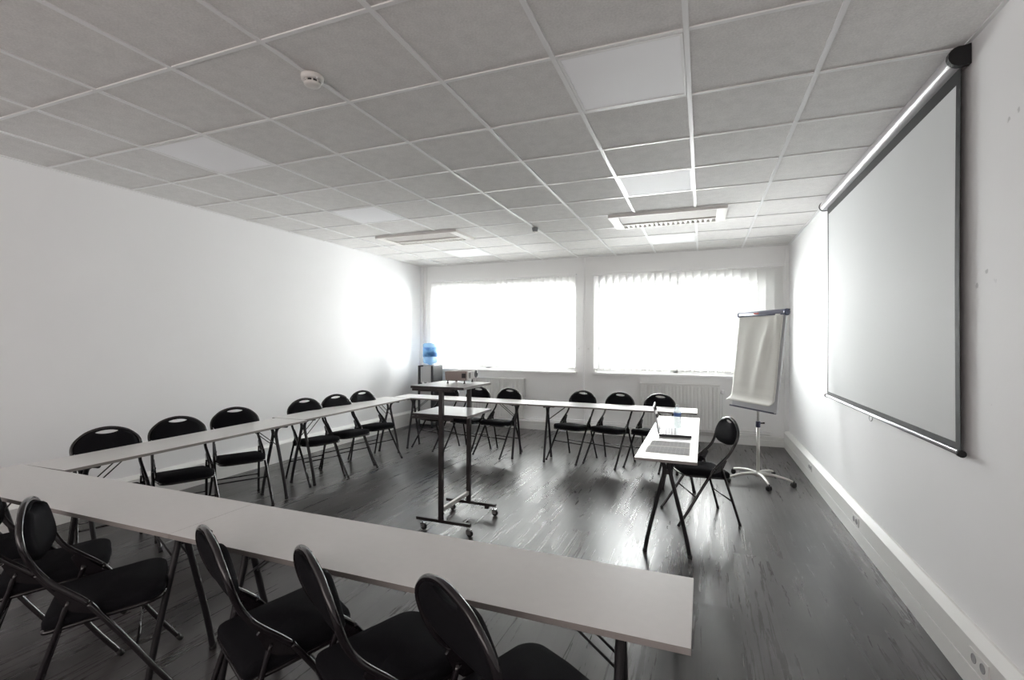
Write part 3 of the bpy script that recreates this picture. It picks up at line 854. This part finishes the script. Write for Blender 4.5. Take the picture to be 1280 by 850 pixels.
# paper pad hanging from the clamp, its front sheet rippled and curled at the foot
bm = BM(); nx, nz = 26, 36; W_, Z0, Z1 = .652, .055, BH-.030
def yoff(u, v):  # u 0..1 across, v 0 top .. 1 bottom
    rip = .010*math.sin(5.5*u*PI+1.2*v)*v*(1-v)*1.4
    fold = -.030*math.exp(-((u-(.78-.30*v))/.07)**2)*min(1, v*4)*max(0, 1-v*1.05)
    pinch = -.018*math.exp(-((u-.90)/.05)**2)*max(0, .5-v)*2
    wave = .004*math.sin(v*48)*max(0, v-.72)*3.5
    curl = -.060*max(0, (v-.90)/.10)**2
    return -.030 + rip + fold + pinch + wave + curl
V = []
for i in range(nx+1):
    u = i/nx; col = []
    for j in range(nz+1):
        v = j/nz; z = Z1+(Z0-Z1)*v + .010*max(0, (v-.92)/.08)
        col.append(bm.verts.new((-W_/2+W_*u, yoff(u, v), z)))
    V.append(col)
for i in range(nx):
    for j in range(nz):
        f = bm.faces.new((V[i][j], V[i][j+1], V[i+1][j+1], V[i+1][j])); f.smooth = True
r = bmesh.ops.extrude_face_region(bm, geom=list(bm.faces))
for v in [e for e in r['geom'] if isinstance(e, bmesh.types.BMVert)]: v.co.y += .006
pad = obj('paper_pad', bm, M['paper'])
pad.location = Vector((.553, 5.75, 0)) + Vector((-.055, -.035, .765)); pad.rotation_euler = (LEAN, 0, BA)
tag(pad, 'rippled blank white paper pad hanging on the flip chart stand', 'paper pad')

# ------------------------------------------------------------------ things on the small table
t = thing('laptop', 'open silver and black laptop on the separate table, screen facing right', 'laptop', (-.210, 4.30, TZ), math.radians(3))
bm = BM(); box(bm, -.125, .125, -.170, .170, .004, .022, .004); base = obj('base', bm, M['lapdark'], t)
bm = BM(); box(bm, -.121, .121, -.166, .166, .0215, .0235, .001); obj('keyboard_deck', bm, M['lapsilver'], t)
for i in range(5):
    for j in range(12):
        if i == 0 and 3 < j < 8: continue
        bm = BM(); x, y = .0+(-.095+i*.023), -.138+j*.0252
        box(bm, x-.0085, x+.0085, y-.0105, y+.0105, .0230, .0255, .001); obj('key', bm, M['keys'], t)
bm = BM(); box(bm, .055, .105, -.045, .045, .0232, .0242, .0005); obj('touchpad', bm, M['keys'], t)
lid = obj('lid', (lambda b: (box(b, -.008, .0, -.170, .170, 0, .225, .003), b)[-1])(BM()), M['lapsilver'], t)
lid.location = (-.124, 0, .022); lid.rotation_euler = (0, math.radians(-11), 0)
bm = BM(); box(bm, -.0005, .0012, -.166, .166, .006, .220, .0005); obj('bezel', bm, M['lapdark'], lid)
bm = BM(); box(bm, .0010, .0018, -.152, .152, .018, .208); obj('display', bm, M['lapscreen'], lid)
for y in (-.11, .11):
    bm = BM(); lathe(bm, [(.006, y-.02), (.006, y+.02)], 12, (-.124, 0, .021), 'y'); obj('hinge', bm, M['lapdark'], t)
for x in (-.10, .10):
    for y in (-.14, .14):
        bm = BM(); lathe(bm, [(.008, 0), (.008, .005)], 10, (x, y, 0)); obj('foot', bm, M['rubber'], t)

t = thing('water_bottle', 'clear plastic water bottle with blue label behind the laptop', 'bottle', (-.205, 4.56, TZ))
bm = BM(); lathe(bm, [(.020, 0), (.031, .004), (.032, .02), (.030, .04), (.032, .06), (.030, .08), (.032, .10), (.032, .15), (.028, .172), (.014, .190), (.013, .198)], 24); obj('body', bm, M['bottle'], t)
bm = BM(); lathe(bm, [(.0327, .112), (.0327, .146)], 24); obj('wrapper', bm, M['bluelabel'], t)
bm = BM(); lathe(bm, [(.0155, .196), (.0155, .212), (.013, .214)], 20); obj('cap', bm, M['whitelabel'], t)

def paper(x0, x1, y0, y1, label):
    bm = BM(); w, d = (x1-x0)/2, (y1-y0)/2
    box(bm, -w, w, -d, d, 0, .0012)
    t = obj('printed_sheet', bm, M['paper'], None, ((x0+x1)/2, (y0+y1)/2, TZ+.0004))
    tag(t, label, 'paper', 'printed sheets on the laptop table')
    bm = BM(); box(bm, -w+.006, w-.006, -d+.008, d-.008, .0013, .0017); obj('printed_text', bm, M['print'], t)
    return t
paper(-.368, -.078, 3.765, 3.955, 'printed sheet closer to the laptop on the small table')
paper(-.376, -.078, 3.515, 3.745, 'printed sheet nearer the front edge of the small table')

# ------------------------------------------------------------------ water cooler in the far left corner
t = thing('water_cooler', 'dark grey water cooler with silver front panel in the far left corner', 'water cooler', (-4.385, 7.33, 0), math.radians(0))
bm = BM(); w, d = .150, .165
for s in (-1, 1): box(bm, s*w-(.045 if s > 0 else 0), s*w+(.045 if s < 0 else 0), -d, d, .02, 1.055, .015)
box(bm, -w+.03, w-.03, -d+.035, d, .02, 1.03, .004)
obj('body', bm, M['cooler_dark'], t)
bm = BM(); box(bm, -w+.047, w-.047, -d+.010, -d+.036, .76, 1.035, .008); obj('upper_panel', bm, M['cooler_panel'], t)
bm = BM(); box(bm, -w+.047, w-.047, -d+.006, -d+.036, .06, .62, .008); obj('lower_panel', bm, M['cooler_panel'], t)
bm = BM(); box(bm, -w+.05, w-.05, -d-.02, -d+.034, .62, .65, .004); obj('drip_tray', bm, M['cooler_dark'], t)
for x in (-.045, .045):
    bm = BM(); lathe(bm, [(.010, .71), (.012, .755)], 12, (x, -d+.005, 0)); box(bm, x-.014, x+.014, -d-.006, -d+.03, .745, .775, .003); obj('tap', bm, M['trim'], t)
bm = BM(); lathe(bm, [(.12, 1.03), (.12, 1.06), (.05, 1.062)], 28, (0, 0, 0)); obj('jug_collar', bm, M['cooler_panel'], t)
for x in (-.11, .11):
    for y in (-.12, .12):
        bm = BM(); lathe(bm, [(.02, 0), (.02, .02)], 10, (x, y, 0)); obj('foot', bm, M['rubber'], t)
t = thing('water_jug', 'translucent blue water jug upside down on the cooler', 'water jug', (-4.385, 7.33, 1.0635))
bm = BM(); lathe(bm, [(.030, 0), (.034, .012), (.105, .026), (.125, .045), (.128, .11), (.122, .125), (.128, .14), (.128, .24), (.122, .255), (.128, .27), (.128, .35), (.11, .372), (.06, .375)], 32); obj('bottle', bm, M['jug'], t)
bm = BM(); lathe(bm, [(.1292, .145), (.1292, .30)], 32); obj('jug_label', bm, M['juglabel'], t)

# ------------------------------------------------------------------ light
W = bpy.data.worlds.new('overcast_sky'); SC.world = W; W.use_nodes = True
nt = W.node_tree; bg = nt.nodes['Background']
bg.inputs['Color'].default_value = (1.0, .99, 1.0, 1); bg.inputs['Strength'].default_value = 46.0
def portal(x, y, z, sx, sz, rot):
    l = bpy.data.lights.new('sky_portal', 'AREA'); l.shape = 'RECTANGLE'; l.size = sx; l.size_y = sz
    l.cycles.is_portal = True
    o = bpy.data.objects.new('sky_portal', l); COL.objects.link(o); o.location = (x, y, z); o.rotation_euler = rot
for a, b in WIN: portal((a+b)/2, YF+.26, (ZW0+ZW1)/2, b-a, ZW1-ZW0, (-PI/2, 0, 0))

l = bpy.data.lights.new('fill_light', 'AREA'); l.shape = 'RECTANGLE'; l.size = CX1-CX0; l.size_y = CZ1-CZ0  # warm fill lamp added behind the camera to brighten the near end
l.energy = 58; l.color = (1.0, .885, .85)
o = bpy.data.objects.new('fill_light', l); COL.objects.link(o)
o.location = ((CX0+CX1)/2, YB-.13, (CZ0+CZ1)/2); o.rotation_euler = (PI/2, 0, 0)

# ------------------------------------------------------------------ camera
cam = bpy.data.cameras.new('camera'); co = bpy.data.objects.new('camera', cam); COL.objects.link(co)
cam.sensor_fit = 'HORIZONTAL'; cam.sensor_width = 36; cam.lens = 607.85/1280*36
cam.clip_start = .02; cam.clip_end = 100
yaw, pitch, roll = .373, .002, .0036
co.matrix_world = Matrix.Translation((0, 0, H)) @ Matrix.Rotation(yaw, 4, 'Z') @ Matrix.Rotation(PI/2+pitch, 4, 'X') @ Matrix.Rotation(roll, 4, 'Z')
SC.camera = co

SC.view_settings.view_transform = 'Standard'; SC.view_settings.look = 'None'
SC.view_settings.exposure = 0.32; SC.view_settings.gamma = 1.0; SC.view_settings.use_curve_mapping = False
cy = SC.cycles
cy.use_denoising = True; cy.max_bounces = 14; cy.diffuse_bounces = 10; cy.glossy_bounces = 5
cy.transmission_bounces = 6; cy.transparent_max_bounces = 12
cy.sample_clamp_indirect = 6.0
